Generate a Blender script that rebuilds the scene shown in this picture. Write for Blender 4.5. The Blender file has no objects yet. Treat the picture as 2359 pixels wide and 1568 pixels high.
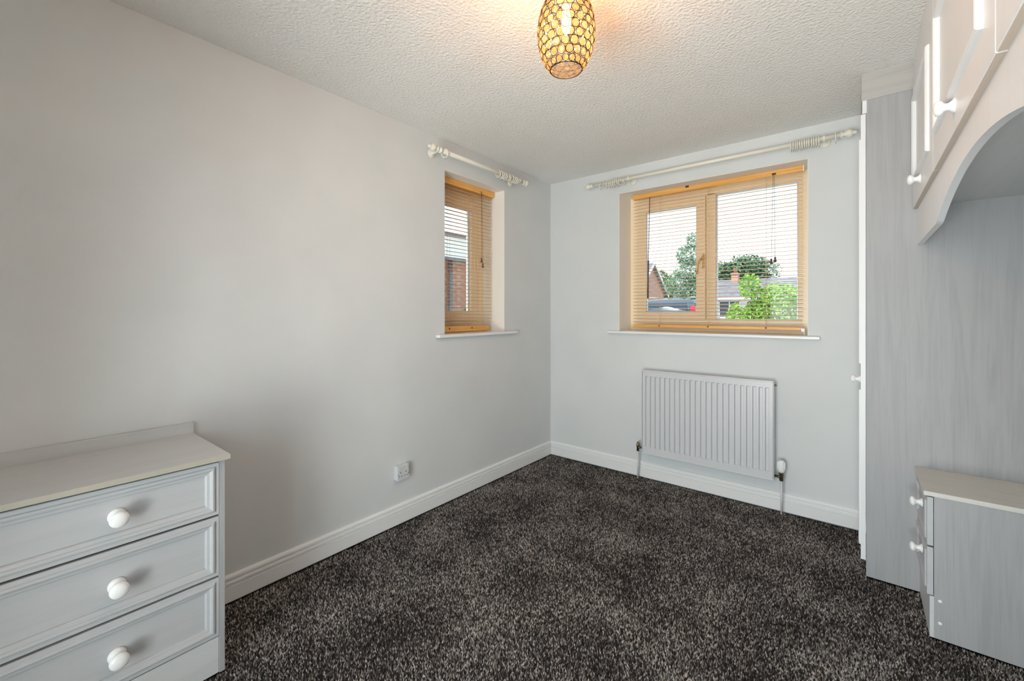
import bpy, bmesh, math, random
import numpy as np
from mathutils import Vector, Matrix
random.seed(7); rng = np.random.default_rng(7)
PI = math.pi
scene = bpy.context.scene
COL = scene.collection

# ------------------------------------------------------------------ camera
CX, CZ, L, H = 2.13868, 1.25631, 3.2023, 2.4      # camera x, eye height, far wall y, ceiling
cam = bpy.data.cameras.new('camera'); camo = bpy.data.objects.new('camera', cam); COL.objects.link(camo)
cam.sensor_width = 36; cam.lens = 36 * 987.58 / 2359; cam.shift_y = -64.5 / 2359
cam.clip_start = .02; cam.clip_end = 500
camo.location = (CX, 0, CZ); camo.rotation_euler = (PI / 2, 0, math.radians(38.8868))
scene.camera = camo
scene.view_settings.view_transform = 'Standard'; scene.view_settings.look = 'None'
scene.view_settings.gamma = 1; scene.view_settings.exposure = 0.1
scene.view_settings.use_curve_mapping = False

# ------------------------------------------------------------------ world: bright hazy sky
SKY = 2.2
w = bpy.data.worlds.new('sky'); scene.world = w; w.use_nodes = True
nt = w.node_tree; nt.nodes.clear()
tc = nt.nodes.new('ShaderNodeTexCoord'); sp = nt.nodes.new('ShaderNodeSeparateXYZ')
rp = nt.nodes.new('ShaderNodeValToRGB'); bg = nt.nodes.new('ShaderNodeBackground'); out = nt.nodes.new('ShaderNodeOutputWorld')
rp.color_ramp.elements[0].position = 0.0; rp.color_ramp.elements[0].color = (.92, .96, 1, 1)
rp.color_ramp.elements[1].position = .42; rp.color_ramp.elements[1].color = (.34, .53, .70, 1)
nt.links.new(tc.outputs['Generated'], sp.inputs[0]); nt.links.new(sp.outputs['Z'], rp.inputs[0])
nt.links.new(rp.outputs[0], bg.inputs[0]); bg.inputs[1].default_value = SKY
nt.links.new(bg.outputs[0], out.inputs[0])

# sun high behind the house: lights the fronts of the trees, never reaches the two windows
sd = bpy.data.lights.new('sun', 'SUN'); sd.energy = 8; sd.angle = .03; sd.color = (1, .95, .86)
so = bpy.data.objects.new('sun', sd); COL.objects.link(so)
so.rotation_euler = Vector((-.25, -.42, .88)).to_track_quat('Z', 'Y').to_euler()

def portal(name, loc, rot, sx, sy):
    d = bpy.data.lights.new(name, 'AREA'); d.shape = 'RECTANGLE'; d.size = sx; d.size_y = sy
    d.cycles.is_portal = True
    o = bpy.data.objects.new(name, d); COL.objects.link(o); o.location = loc; o.rotation_euler = rot
portal('portal_far', (1.275, L + .29, 1.66), (-PI / 2, 0, 0), 1.3, 1.14)
portal('portal_left', (-.29, 2.247, 1.65), (0, -PI / 2, 0), 1.14, .66)
portal('portal_rear', (1.7, -1.06, 1.05), (PI / 2, 0, 0), 1.4, 2.1)

# added area lights: fill from behind the camera, one level, one tilted up
def added_fill(name, loc, rot, sx, sy, e, col):
    d = bpy.data.lights.new(name, 'AREA'); d.shape = 'RECTANGLE'; d.size = sx; d.size_y = sy; d.energy = e; d.color = col
    o = bpy.data.objects.new(name, d); COL.objects.link(o); o.location = loc; o.rotation_euler = rot
added_fill('added_fill_level', (1.7, -1.25, 1.25), (math.radians(84), 0, 0), 1.5, 1.7, 56, (.84, .92, 1))
added_fill('added_fill_upward', (1.7, -1.55, .25), (math.radians(128), 0, 0), 1.6, .9, 82, (.98, .97, .94))

# ------------------------------------------------------------------ materials
def nodes(m):
    m.use_nodes = True; t = m.node_tree; return t, t.nodes['Principled BSDF']
def mat(name, col, rough=.5, metal=0, emit=None, es=0, spec=.5):
    m = bpy.data.materials.new(name); t, b = nodes(m)
    b.inputs['Base Color'].default_value = (*col, 1); b.inputs['Roughness'].default_value = rough
    b.inputs['Metallic'].default_value = metal; b.inputs['Specular IOR Level'].default_value = spec
    if emit: b.inputs['Emission Color'].default_value = (*emit, 1); b.inputs['Emission Strength'].default_value = es
    return m
def noisy(name, c1, c2, scale, rough=.6, bump=0, bscale=None, stretch=(1, 1, 1), lo=.35, hi=.65, detail=4, bdist=.002, spec=.5):
    m = mat(name, c1, rough, spec=spec); t, b = nodes(m); N = t.nodes
    tc = N.new('ShaderNodeTexCoord'); mp = N.new('ShaderNodeMapping'); mp.inputs['Scale'].default_value = stretch
    t.links.new(tc.outputs['Object'], mp.inputs[0])
    n = N.new('ShaderNodeTexNoise'); n.inputs['Scale'].default_value = scale; n.inputs['Detail'].default_value = detail
    t.links.new(mp.outputs[0], n.inputs['Vector'])
    r = N.new('ShaderNodeValToRGB'); r.color_ramp.elements[0].position = lo; r.color_ramp.elements[1].position = hi
    r.color_ramp.elements[0].color = (*c1, 1); r.color_ramp.elements[1].color = (*c2, 1)
    t.links.new(n.outputs['Fac'], r.inputs[0]); t.links.new(r.outputs[0], b.inputs['Base Color'])
    if bump:
        n2 = N.new('ShaderNodeTexNoise'); n2.inputs['Scale'].default_value = bscale or scale; n2.inputs['Detail'].default_value = 3
        t.links.new(mp.outputs[0], n2.inputs['Vector'])
        bp = N.new('ShaderNodeBump'); bp.inputs['Strength'].default_value = bump; bp.inputs['Distance'].default_value = bdist
        t.links.new(n2.outputs['Fac'], bp.inputs['Height']); t.links.new(bp.outputs[0], b.inputs['Normal'])
    return m
M = {}
M['wall'] = noisy('wall paint', (.69, .708, .706), (.72, .737, .735), 3, .75, .12, 260, bdist=.001, spec=.3)
M['ceiling'] = noisy('textured ceiling', (.87, .86, .83), (.89, .88, .85), 4, .85, .9, 75, bdist=.008, spec=.2)
M['gloss'] = mat('white gloss paint', (.86, .86, .85), .28)
M['upvc'] = mat('cream window frame', (.98, .83, .60), .35)
M['silver'] = mat('silver spacer bar', (.55, .6, .66), .4, .6)
M['rad'] = mat('white enamel', (.66, .665, .68), .3)
M['chrome'] = mat('chrome', (.75, .74, .70), .18, 1)
M['brassy'] = mat('tarnished valve brass', (.22, .19, .12), .35, .9)
M['plastic'] = mat('white plastic', (.88, .88, .87), .3)
M['black'] = mat('black slot', (.02, .02, .02), .6)
M['cream'] = mat('cream pole paint', (.86, .82, .72), .35)
M['eye'] = mat('small brass eye', (.45, .36, .2), .3, .9)
M['knob'] = mat('white china knob', (.93, .93, .92), .12)
M['wire'] = mat('black lamp wire', (.006, .005, .006), .5, 0, spec=.2)
M['cord'] = mat('blind cord', (.75, .6, .38), .8)
M['darkwood'] = mat('dark wood wand', (.16, .06, .03), .4)
M['tassel'] = mat('plum tassel', (.10, .04, .06), .4)
M['edge'] = mat('warm board edge', (.60, .50, .42), .5)
M['dark'] = mat('shadow gap board', (.06, .045, .03), .8)

def grain(name, base, dark, axis, rough=.45):
    st = {'z': (26, 26, 1.3), 'y': (26, 1.3, 26), 'x': (1.3, 26, 26)}[axis]
    m = mat(name, base, rough, spec=.35); t, b = nodes(m); N = t.nodes
    tc = N.new('ShaderNodeTexCoord'); mp = N.new('ShaderNodeMapping'); mp.inputs['Scale'].default_value = st
    t.links.new(tc.outputs['Object'], mp.inputs[0])
    n = N.new('ShaderNodeTexNoise'); n.inputs['Scale'].default_value = 1; n.inputs['Detail'].default_value = 6; n.inputs['Distortion'].default_value = 1.4
    t.links.new(mp.outputs[0], n.inputs['Vector'])
    mp2 = N.new('ShaderNodeMapping'); mp2.inputs['Scale'].default_value = tuple(s * 5 for s in st)
    t.links.new(tc.outputs['Object'], mp2.inputs[0])
    n2 = N.new('ShaderNodeTexNoise'); n2.inputs['Scale'].default_value = 1; n2.inputs['Detail'].default_value = 3
    t.links.new(mp2.outputs[0], n2.inputs['Vector'])
    mx = N.new('ShaderNodeMath'); mx.operation = 'MULTIPLY_ADD'; mx.inputs[1].default_value = .35
    t.links.new(n2.outputs['Fac'], mx.inputs[0]); 
    m3 = N.new('ShaderNodeMath'); m3.operation = 'MULTIPLY'; m3.inputs[1].default_value = .65
    t.links.new(n.outputs['Fac'], m3.inputs[0]); t.links.new(m3.outputs[0], mx.inputs[2])
    r = N.new('ShaderNodeValToRGB'); r.color_ramp.elements[0].position = .36; r.color_ramp.elements[1].position = .56
    r.color_ramp.elements[0].color = (*dark, 1); r.color_ramp.elements[1].color = (*base, 1)
    t.links.new(mx.outputs[0], r.inputs[0]); t.links.new(r.outputs[0], b.inputs['Base Color'])
    bp = N.new('ShaderNodeBump'); bp.inputs['Strength'].default_value = .15; bp.inputs['Distance'].default_value = .001
    t.links.new(mx.outputs[0], bp.inputs['Height']); t.links.new(bp.outputs[0], b.inputs['Normal'])
    return m
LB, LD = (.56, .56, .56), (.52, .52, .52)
M['lam_z'] = grain('pale ash laminate upright grain', (.41, .41, .415), (.36, .36, .37), 'z')  # darkened: shade on panels turned from the windows put into the colour
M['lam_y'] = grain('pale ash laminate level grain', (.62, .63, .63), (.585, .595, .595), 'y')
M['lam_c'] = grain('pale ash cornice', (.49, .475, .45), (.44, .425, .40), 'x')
M['lam_x'] = grain('pale ash laminate cross grain', (.68, .665, .615), (.63, .615, .57), 'x')  # bedside top: light from above put into the paler colour
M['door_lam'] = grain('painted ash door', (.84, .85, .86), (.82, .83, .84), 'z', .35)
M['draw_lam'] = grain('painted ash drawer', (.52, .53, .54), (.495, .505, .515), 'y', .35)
M['pine'] = grain('honey pine', (.90, .50, .15), (.78, .36, .08), 'x', .35)
M['pine_y'] = grain('honey pine lengthwise', (.90, .50, .15), (.78, .36, .08), 'y', .35)

def slat_mat():
    m = noisy('honey pine slat', (.74, .42, .17), (.82, .50, .22), 8, .4); t, b = nodes(m)
    return m
M['slat'] = slat_mat()

def glass():
    m = bpy.data.materials.new('window glass'); m.use_nodes = True; t = m.node_tree; N = t.nodes; N.clear()
    o = N.new('ShaderNodeOutputMaterial'); mx = N.new('ShaderNodeMixShader'); tr = N.new('ShaderNodeBsdfTransparent'); g = N.new('ShaderNodeBsdfGlossy')
    tr.inputs[0].default_value = (.96, .985, .98, 1); g.inputs['Roughness'].default_value = .02
    fr = N.new('ShaderNodeFresnel'); fr.inputs[0].default_value = 1.35
    t.links.new(fr.outputs[0], mx.inputs[0]); t.links.new(tr.outputs[0], mx.inputs[1]); t.links.new(g.outputs[0], mx.inputs[2]); t.links.new(mx.outputs[0], o.inputs[0])
    return m
M['glass'] = glass()

def crystal():
    m = bpy.data.materials.new('amber crystal'); m.use_nodes = True; t = m.node_tree; N = t.nodes; N.clear()
    o = N.new('ShaderNodeOutputMaterial'); tr = N.new('ShaderNodeBsdfTransparent'); g = N.new('ShaderNodeBsdfGlossy'); tl = N.new('ShaderNodeBsdfTranslucent')
    tr.inputs[0].default_value = (1, .82, .62, 1); g.inputs['Roughness'].default_value = .08; tl.inputs[0].default_value = (.55, .36, .22, 1)
    m1 = N.new('ShaderNodeMixShader'); m1.inputs[0].default_value = .05; m2 = N.new('ShaderNodeMixShader'); m2.inputs[0].default_value = .10
    t.links.new(tr.outputs[0], m1.inputs[1]); t.links.new(tl.outputs[0], m1.inputs[2])
    t.links.new(m1.outputs[0], m2.inputs[1]); t.links.new(g.outputs[0], m2.inputs[2]); t.links.new(m2.outputs[0], o.inputs[0])
    return m
M['crystal'] = crystal()
M['bulb'] = mat('lit bulb', (1, .9, .7), .3, emit=(1, .60, .22), es=10)

def carpet():
    m = mat('charcoal carpet', (.03, .03, .03), .95, spec=.1); t, b = nodes(m); N = t.nodes
    tc = N.new('ShaderNodeTexCoord')
    def noise(s, d):
        n = N.new('ShaderNodeTexNoise'); n.inputs['Scale'].default_value = s; n.inputs['Detail'].default_value = d
        t.links.new(tc.outputs['Object'], n.inputs['Vector']); return n
    at = N.new('ShaderNodeAttribute'); at.attribute_name = 'tuft'
    big = noise(3.4, 5)
    add = N.new('ShaderNodeMath'); add.operation = 'MULTIPLY_ADD'; add.inputs[1].default_value = .8
    t.links.new(big.outputs['Fac'], add.inputs[0]); t.links.new(at.outputs['Fac'], add.inputs[2])
    r = N.new('ShaderNodeValToRGB'); e = r.color_ramp.elements
    e[0].position = .28; e[0].color = (.026, .024, .025, 1); e[1].position = 1.25; e[1].color = (.5, .47, .44, 1)
    for p, c in ((.50, (.055, .050, .047)), (.66, (.17, .155, .145)), (.84, (.46, .43, .405))):
        k = e.new(min(p, 1)); k.color = (*c, 1)
    e[-1].position = 1; e[-1].color = (.66, .63, .59, 1)
    mul = N.new('ShaderNodeMath'); mul.operation = 'MULTIPLY'; mul.inputs[1].default_value = .69
    t.links.new(add.outputs[0], mul.inputs[0]); t.links.new(mul.outputs[0], r.inputs[0])
    t.links.new(r.outputs[0], b.inputs['Base Color'])
    return m
M['carpet'] = carpet()
M['backing'] = mat('carpet backing', (.03, .027, .026), 1, spec=.05)
M['brick'] = noisy('red brick', (.30, .12, .08), (.44, .20, .14), 5, .85)
M['mortar'] = mat('mortar', (.38, .34, .30), .9)
M['brickwall'] = None
M['render'] = mat('white render', (.62, .62, .62), .8)
M['tile'] = noisy('slate tile', (.16, .16, .19), (.24, .24, .27), 3, .7)
M['whitebd'] = mat('white fascia board', (.75, .74, .72), .5)
M['carpaint'] = mat('dark blue grey car paint', (.10, .13, .17), .15, .4)
M['carpaint2'] = mat('slate grey car paint', (.12, .13, .15), .18, .4)
M['carglass'] = mat('tinted car glass', (.03, .05, .08), .05)
M['tyre'] = mat('tyre', (.02, .02, .02), .8)
M['tail'] = mat('red tail lamp', (.6, .02, .04), .2)
M['bark'] = mat('bark', (.10, .07, .05), .9)
M['paving'] = noisy('paving', (.50, .48, .45), (.58, .56, .53), 4, .9)
def leaf(name, c1, c2):
    return noisy(name, c1, c2, 9, .6, detail=2)
M['leaf_dark'] = leaf('dark green leaves', (.05, .13, .065), (.11, .22, .11))
M['leaf_sil'] = leaf('silvery green leaves', (.09, .20, .13), (.20, .33, .22))
M['leaf_mid'] = leaf('mid green leaves', (.10, .18, .06), (.20, .27, .10))
M['leaf_lime'] = leaf('lime leaves', (.15, .36, .04), (.30, .55, .07))
M['leaf_pale'] = leaf('pale green leaves', (.22, .32, .22), (.36, .46, .32))

def bricktex(name, a, b_, mo):
    m = mat(name, a, .85); t, b = nodes(m); N = t.nodes
    tc = N.new('ShaderNodeTexCoord'); s = N.new('ShaderNodeSeparateXYZ'); ad = N.new('ShaderNodeMath'); ad.operation = 'ADD'; c = N.new('ShaderNodeCombineXYZ')
    t.links.new(tc.outputs['Object'], s.inputs[0]); t.links.new(s.outputs[0], ad.inputs[0]); t.links.new(s.outputs[1], ad.inputs[1])
    t.links.new(ad.outputs[0], c.inputs[0]); t.links.new(s.outputs[2], c.inputs[1])
    k = N.new('ShaderNodeTexBrick'); k.inputs['Scale'].default_value = 1; k.inputs['Brick Width'].default_value = .225; k.inputs['Row Height'].default_value = .075
    k.inputs['Mortar Size'].default_value = .006; k.inputs['Color1'].default_value = (*a, 1); k.inputs['Color2'].default_value = (*b_, 1); k.inputs['Mortar'].default_value = (*mo, 1)
    t.links.new(c.outputs[0], k.inputs['Vector']); t.links.new(k.outputs[0], b.inputs['Base Color'])
    return m
M['brickwall'] = bricktex('far brickwork', (.42, .20, .14), (.50, .27, .19), (.46, .41, .37))

# ------------------------------------------------------------------ mesh helpers
class MB:
    def __init__(s): s.bm = bmesh.new()
    def box(s, x0, x1, y0, y1, z0, z1, bev=0):
        r = bmesh.ops.create_cube(s.bm, size=1)
        for v in r['verts']:
            v.co = Vector(((x0 + x1) / 2 + v.co.x * (x1 - x0), (y0 + y1) / 2 + v.co.y * (y1 - y0), (z0 + z1) / 2 + v.co.z * (z1 - z0)))
        if bev:
            es = list({e for v in r['verts'] for e in v.link_edges})
            bmesh.ops.bevel(s.bm, geom=es, offset=bev, segments=2, affect='EDGES', profile=.5)
        return s
    def poly(s, pts, faces, smooth=False):
        vs = [s.bm.verts.new(p) for p in pts]
        for f in faces:
            try:
                q = s.bm.faces.new([vs[i] for i in f]); q.smooth = smooth
            except ValueError: pass
        return s
    def lathe(s, prof, org, axis, n=24, smooth=True, caps=True):
        ax = Vector(axis).normalized(); a = ax.orthogonal().normalized(); b = ax.cross(a); org = Vector(org)
        rings = []
        for d, r in prof:
            rings.append([s.bm.verts.new(org + ax * d + (a * math.cos(2 * PI * i / n) + b * math.sin(2 * PI * i / n)) * max(r, 1e-5)) for i in range(n)])
        for p, q in zip(rings, rings[1:]):
            for i in range(n):
                f = s.bm.faces.new((p[i], p[(i + 1) % n], q[(i + 1) % n], q[i])); f.smooth = smooth
        if caps:
            s.bm.faces.new(rings[0][::-1]); s.bm.faces.new(rings[-1])
        return s
    def tube(s, pts, r, n=8, closed=False):
        pts = [Vector(p) for p in pts]; k = len(pts); rings = []
        prev = None
        for i, p in enumerate(pts):
            if closed: t = (pts[(i + 1) % k] - pts[i - 1]).normalized()
            else: t = (pts[min(i + 1, k - 1)] - pts[max(i - 1, 0)]).normalized()
            a = t.orthogonal().normalized() if prev is None else (prev - t * prev.dot(t)).normalized()
            prev = a; b = t.cross(a)
            rings.append([s.bm.verts.new(p + (a * math.cos(2 * PI * j / n) + b * math.sin(2 * PI * j / n)) * r) for j in range(n)])
        for i in range(k if closed else k - 1):
            p, q = rings[i], rings[(i + 1) % k]
            for j in range(n):
                try: f = s.bm.faces.new((p[j], p[(j + 1) % n], q[(j + 1) % n], q[j])); f.smooth = True
                except ValueError: pass
        if not closed: s.bm.faces.new(rings[0][::-1]); s.bm.faces.new(rings[-1])
        return s
    def prism(s, pts2, a0, a1, fn):
        """outline pts2 extruded from a0 to a1; fn(p, q, a) -> xyz"""
        n = len(pts2)
        A = [s.bm.verts.new(fn(p, q, a0)) for p, q in pts2]; B = [s.bm.verts.new(fn(p, q, a1)) for p, q in pts2]
        s.bm.faces.new(A[::-1]); s.bm.faces.new(B)
        for i in range(n): s.bm.faces.new((A[i], A[(i + 1) % n], B[(i + 1) % n], B[i]))
        return s
    def panel(s, a0, a1, b0, b1, prof, fn, back):
        """moulded front: nested rectangles; prof = [(inset, out)], fn(a, b, out) -> xyz, back = out of rear face"""
        rs = [[s.bm.verts.new(fn(a, b, back)) for a, b in ((a0, b0), (a1, b0), (a1, b1), (a0, b1))]]
        for i, o in prof:
            rs.append([s.bm.verts.new(fn(a, b, o)) for a, b in ((a0 + i, b0 + i), (a1 - i, b0 + i), (a1 - i, b1 - i), (a0 + i, b1 - i))])
        s.bm.faces.new(rs[0][::-1]); s.bm.faces.new(rs[-1])
        for p, q in zip(rs, rs[1:]):
            for i in range(4): s.bm.faces.new((p[i], p[(i + 1) % 4], q[(i + 1) % 4], q[i]))
        return s

def wloc(o):
    v = Vector((0, 0, 0))
    while o: v = v + o.location; o = o.parent
    return v
def put(name, data, parent=None, loc=(0, 0, 0)):
    o = bpy.data.objects.new(name, data); COL.objects.link(o); o.location = loc
    if parent: o.parent = parent
    return o
def build(name, mb, m, parent=None, loc=None, label=None):
    """mesh drawn in world coordinates, stored relative to its own origin"""
    bm = mb.bm; bmesh.ops.recalc_face_normals(bm, faces=bm.faces)
    base = wloc(parent) if parent else Vector((0, 0, 0))
    L0 = Vector(loc) if loc is not None else base
    for v in bm.verts: v.co -= L0
    me = bpy.data.meshes.new(name); bm.to_mesh(me); bm.free()
    for x in (m if isinstance(m, (list, tuple)) else [m]): me.materials.append(x)
    o = put(name, me, parent, L0 - base)
    if label: o['label'] = label
    return o
def tag(o, label, cat, group=None):
    o['label'] = label; o['category'] = cat
    if group: o['group'] = group
    return o
def thing(name, loc, label, cat, group=None): return tag(put(name, None, None, loc), label, cat, group)
def struct(o): o['kind'] = 'structure'; return o
def copy_tree(o, parent=None):
    c = o.copy(); COL.objects.link(c); c.parent = parent
    for ch in list(o.children): copy_tree(ch, c)
    return c

# ------------------------------------------------------------------ room shell
WX0, WX1, WZ0, WZ1 = .655, 1.90, 1.11, 2.205     # far window opening
WY0, WY1 = 1.937, 2.558                           # left window opening
T = .30
def wall_with_hole(name, axis, pos0, pos1, lo, hi, h0, h1, z0, z1):
    mb = MB()
    def seg(a0, a1, c0, c1):
        if axis == 'y': mb.box(a0, a1, pos0, pos1, c0, c1)
        else: mb.box(pos0, pos1, a0, a1, c0, c1)
    seg(lo, h0, -.2, 2.5); seg(h1, hi, -.2, 2.5); seg(h0, h1, -.2, z0) if z0 > 0 else seg(h0, h1, -.2, 0); seg(h0, h1, z1, 2.5)
    return struct(build(name, mb, M['wall']))
wall_with_hole('wall_back', 'y', L, L + T, -.3, 3.05, WX0, WX1, WZ0 - .02, WZ1)
wall_with_hole('wall_left', 'x', -T, 0, -1.1, L, WY0, WY1, WZ0 - .02, WZ1)
wall_with_hole('wall_rear', 'y', -1.1, -.8, 0, 2.75, 1.0, 2.4, 0, 2.1)
struct(build('wall_right', MB().box(2.75, 3.05, -1.1, L, -.2, 2.5), M['wall']))
struct(build('ceiling', MB().box(-.3, 3.05, -1.1, L + T, H, H + .3), M['ceiling']))
struct(build('floor', MB().box(0, 2.75, -.8, L, -.05, -.012), M['backing']))

# carpet pile: tufts, one countless mass
def tufts():
    sp_ = .0066
    xs = np.arange(.004, 2.745, sp_); ys = np.arange(-.05, L - .004, sp_)
    X, Y = np.meshgrid(xs, ys); X = X.ravel(); Y = Y.ravel()
    d = np.stack([X - CX, Y], 1)                                # keep what lies in front of the low furniture line
    keep = ~((X > 2.17) & (Y > 2.652)) & ~((X > 2.354) & (Y > 2.313)) & ~((X < .394) & (Y < .533)) & ~((X < .019) | (Y > L - .019))
    X, Y = X[keep], Y[keep]; n = len(X)
    X = X + rng.uniform(-.003, .003, n); Y = Y + rng.uniform(-.003, .003, n)
    X = np.clip(X, .003, 2.745); Y = np.clip(Y, -.06, L - .003)
    a = rng.uniform(0, 2 * PI, n); r = rng.uniform(.0030, .0046, n); h = rng.uniform(-.0035, .0, n)
    lx = rng.uniform(-.0035, .0035, n); ly = rng.uniform(-.0035, .0035, n)
    V = np.zeros((n, 4, 3), np.float32)
    for k in range(3):
        V[:, k, 0] = X + r * np.cos(a + k * 2.0944); V[:, k, 1] = Y + r * np.sin(a + k * 2.0944); V[:, k, 2] = -.012
    V[:, 3, 0] = X + lx; V[:, 3, 1] = Y + ly; V[:, 3, 2] = h
    V[..., 0] = np.clip(V[..., 0], .001, 2.748); V[..., 1] = np.clip(V[..., 1], -.07, L - .001)
    b = np.arange(n)[:, None] * 4
    Fc = np.concatenate([b + np.array([0, 1, 3]), b + np.array([1, 2, 3]), b + np.array([2, 0, 3])], 1).reshape(-1, 3)
    me = bpy.data.meshes.new('carpet_pile')
    me.vertices.add(n * 4); me.vertices.foreach_set('co', V.ravel())
    me.loops.add(len(Fc) * 3); me.loops.foreach_set('vertex_index', Fc.ravel().astype(np.int32))
    me.polygons.add(len(Fc)); me.polygons.foreach_set('loop_start', np.arange(0, len(Fc) * 3, 3, dtype=np.int32))
    me.update(calc_edges=True)
    at = me.attributes.new('tuft', 'FLOAT', 'POINT')
    c = np.clip(rng.normal(.50, .26, n), 0, 1.0); at.data.foreach_set('value', np.repeat(c, 4).astype(np.float32))
    me.materials.append(M['carpet'])
    o = put('carpet_pile', me); o['kind'] = 'stuff'
    tag(o, 'speckled charcoal and brown carpet pile covering the bedroom floor', 'carpet')
tufts()

# skirting boards with a double bead
SK = [(0, 0), (.018, 0), (.018, .063), (.009, .0655), (.009, .0715), (.018, .0745), (.018, .082), (.0165, .0855), (.007, .088), (.007, .0925), (.0145, .095), (.0145, .102), (.0115, .108), (.005, .112), (0, .112)]
struct(build('baseboard_left', MB().prism(SK, -.8, L - .0005, lambda p, q, a: (p, a, q)), M['gloss']))
struct(build('baseboard_back', MB().prism(SK, .0, 2.205, lambda p, q, a: (a, L - p, q)), M['gloss']))

# ------------------------------------------------------------------ windows
FY = L + .22     # room-side face of far frame
w1 = struct(put('window_1', None, None, (1.2775, FY, WZ0)))
def frame_y(x0, x1, z0, z1, y0, y1, wd, bev=.004):
    mb = MB()
    mb.box(x0, x1, y0, y1, z0, z0 + wd, bev); mb.box(x0, x1, y0, y1, z1 - wd, z1, bev)
    mb.box(x0, x0 + wd, y0, y1, z0 + wd - .002, z1 - wd + .002, bev); mb.box(x1 - wd, x1, y0, y1, z0 + wd - .002, z1 - wd + .002, bev)
    return mb
f = frame_y(WX0, WX1, WZ0, WZ1, FY, FY + .07, .072)
f.box(WX0 + .05, WX1 - .05, FY - .0006, FY + .069, WZ0 + .06, WZ0 + .093, .003)
f.box(1.252, 1.318, FY, FY + .07, WZ0 + .06, WZ1 - .06, .004)
build('window_frame', f, M['upvc'], w1)
s1 = build('sash', frame_y(.722, 1.250, 1.196, 2.138, FY - .014, FY + .045, .068, .006), M['upvc'], w1)
build('glass_pane', MB().box(.785, 1.187, FY + .014, FY + .020, 1.26, 2.075), M['glass'], s1)
build('spacer_bar', frame_y(.787, 1.185, 1.261, 2.073, FY + .012, FY + .026, .007, 0), M['silver'], s1)
hd = MB().box(1.228, 1.246, FY - .022, FY - .012, 1.585, 1.70, .003)
hd.lathe([(0, .011), (.022, .010), (.026, .008)], (1.237, FY - .02, 1.665), (0, -1, 0), 12)
hd.tube([(1.237, FY - .042, 1.668), (1.225, FY - .050, 1.65), (1.205, FY - .052, 1.625), (1.198, FY - .052, 1.58), (1.2, FY - .05, 1.545)], .0075, 8)
build('handle', hd, mat('gold window handle', (.70, .48, .22), .3, .6), s1, label='gold curved handle')
build('glass_pane', MB().box(1.316, 1.83, FY + .03, FY + .036, 1.17, 2.145), M['glass'], w1)
build('spacer_bar', frame_y(1.318, 1.829, 1.2025, 2.134, FY + .02, FY + .042, .008, 0), M['silver'], w1)
build('window_sill', MB().box(WX0, WX1, L - .001, FY + .01, WZ0 - .02, WZ0 + .0005).box(.568, 1.962, L - .034, L + .001, WZ0 - .02, WZ0 + .0005, .005), M['gloss'], w1)

M['reveal'] = mat('window light on reveal', (.93, .905, .85), .6)  # thin sheets over the wall; window light on the reveals put into their colour
build('reveal_light_sheet', MB().box(WX0 - .001, WX0 + .002, L + .0005, FY, WZ0, WZ1 + .001).box(WX1 - .002, WX1 + .001, L + .0005, FY, WZ0, WZ1 + .001).box(WX0, WX1, L + .0005, FY, WZ1 - .002, WZ1 + .001), M['reveal'], w1)
FXL = -.22
w2 = struct(put('window_2', None, None, (FXL, 2.247, WZ0)))
def frame_x(y0, y1, z0, z1, x0, x1, wd, bev=.004):
    mb = MB()
    mb.box(x0, x1, y0, y1, z0, z0 + wd, bev); mb.box(x0, x1, y0, y1, z1 - wd, z1, bev)
    mb.box(x0, x1, y0, y0 + wd, z0 + wd - .002, z1 - wd + .002, bev); mb.box(x0, x1, y1 - wd, y1, z0 + wd - .002, z1 - wd + .002, bev)
    return mb
build('window_frame', frame_x(WY0, WY1, WZ0, WZ1, FXL - .07, FXL, .088), M['upvc'], w2)
s2 = build('sash', frame_x(2.018, 2.474, 1.192, 2.123, FXL - .045, FXL + .014, .072, .006), M['upvc'], w2)
build('glass_pane', MB().box(FXL - .020, FXL - .014, 2.085, 2.407, 1.258, 2.057), M['glass'], s2)
build('spacer_bar', frame_x(2.087, 2.405, 1.259, 2.056, FXL - .028, FXL - .012, .009, 0), M['silver'], s2)
hd = MB().box(FXL + .012, FXL + .022, 2.43, 2.45, 1.6, 1.71, .003)
hd.tube([(FXL + .02, 2.44, 1.68), (FXL + .05, 2.44, 1.68), (FXL + .05, 2.44, 1.62), (FXL + .05, 2.44, 1.57)], .007, 8)
build('handle', hd, M['upvc'], s2)
build('window_sill', MB().box(FXL - .01, .001, WY0, WY1, WZ0 - .02, WZ0 + .0005).box(-.001, .036, 1.862, 2.688, WZ0 - .02, WZ0 + .0005, .005), M['gloss'], w2)

build('reveal_light_sheet', MB().box(FXL, -.0005, WY0 - .001, WY0 + .002, WZ0, WZ1 + .001).box(FXL, -.0005, WY1 - .002, WY1 + .001, WZ0, WZ1 + .001).box(FXL, -.0005, WY0, WY1, WZ1 - .002, WZ1 + .001), M['reveal'], w2)

# unseen glazed door behind the camera, added to let the fill light in
d1 = struct(put('added_rear_door', None, None, (1.7, -.95, 0)))
f = frame_y(1.0, 2.4, -.0, 2.1, -1.0, -.93, .06); f.box(1.66, 1.74, -1.0, -.93, .058, 2.042, .004)
build('added_door_frame', f, M['upvc'], d1)
build('glass_pane', MB().box(1.055, 1.665, -.97, -.964, .055, 2.045), M['glass'], d1)
build('glass_pane', MB().box(1.735, 2.345, -.97, -.964, .055, 2.045), M['glass'], d1)

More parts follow.
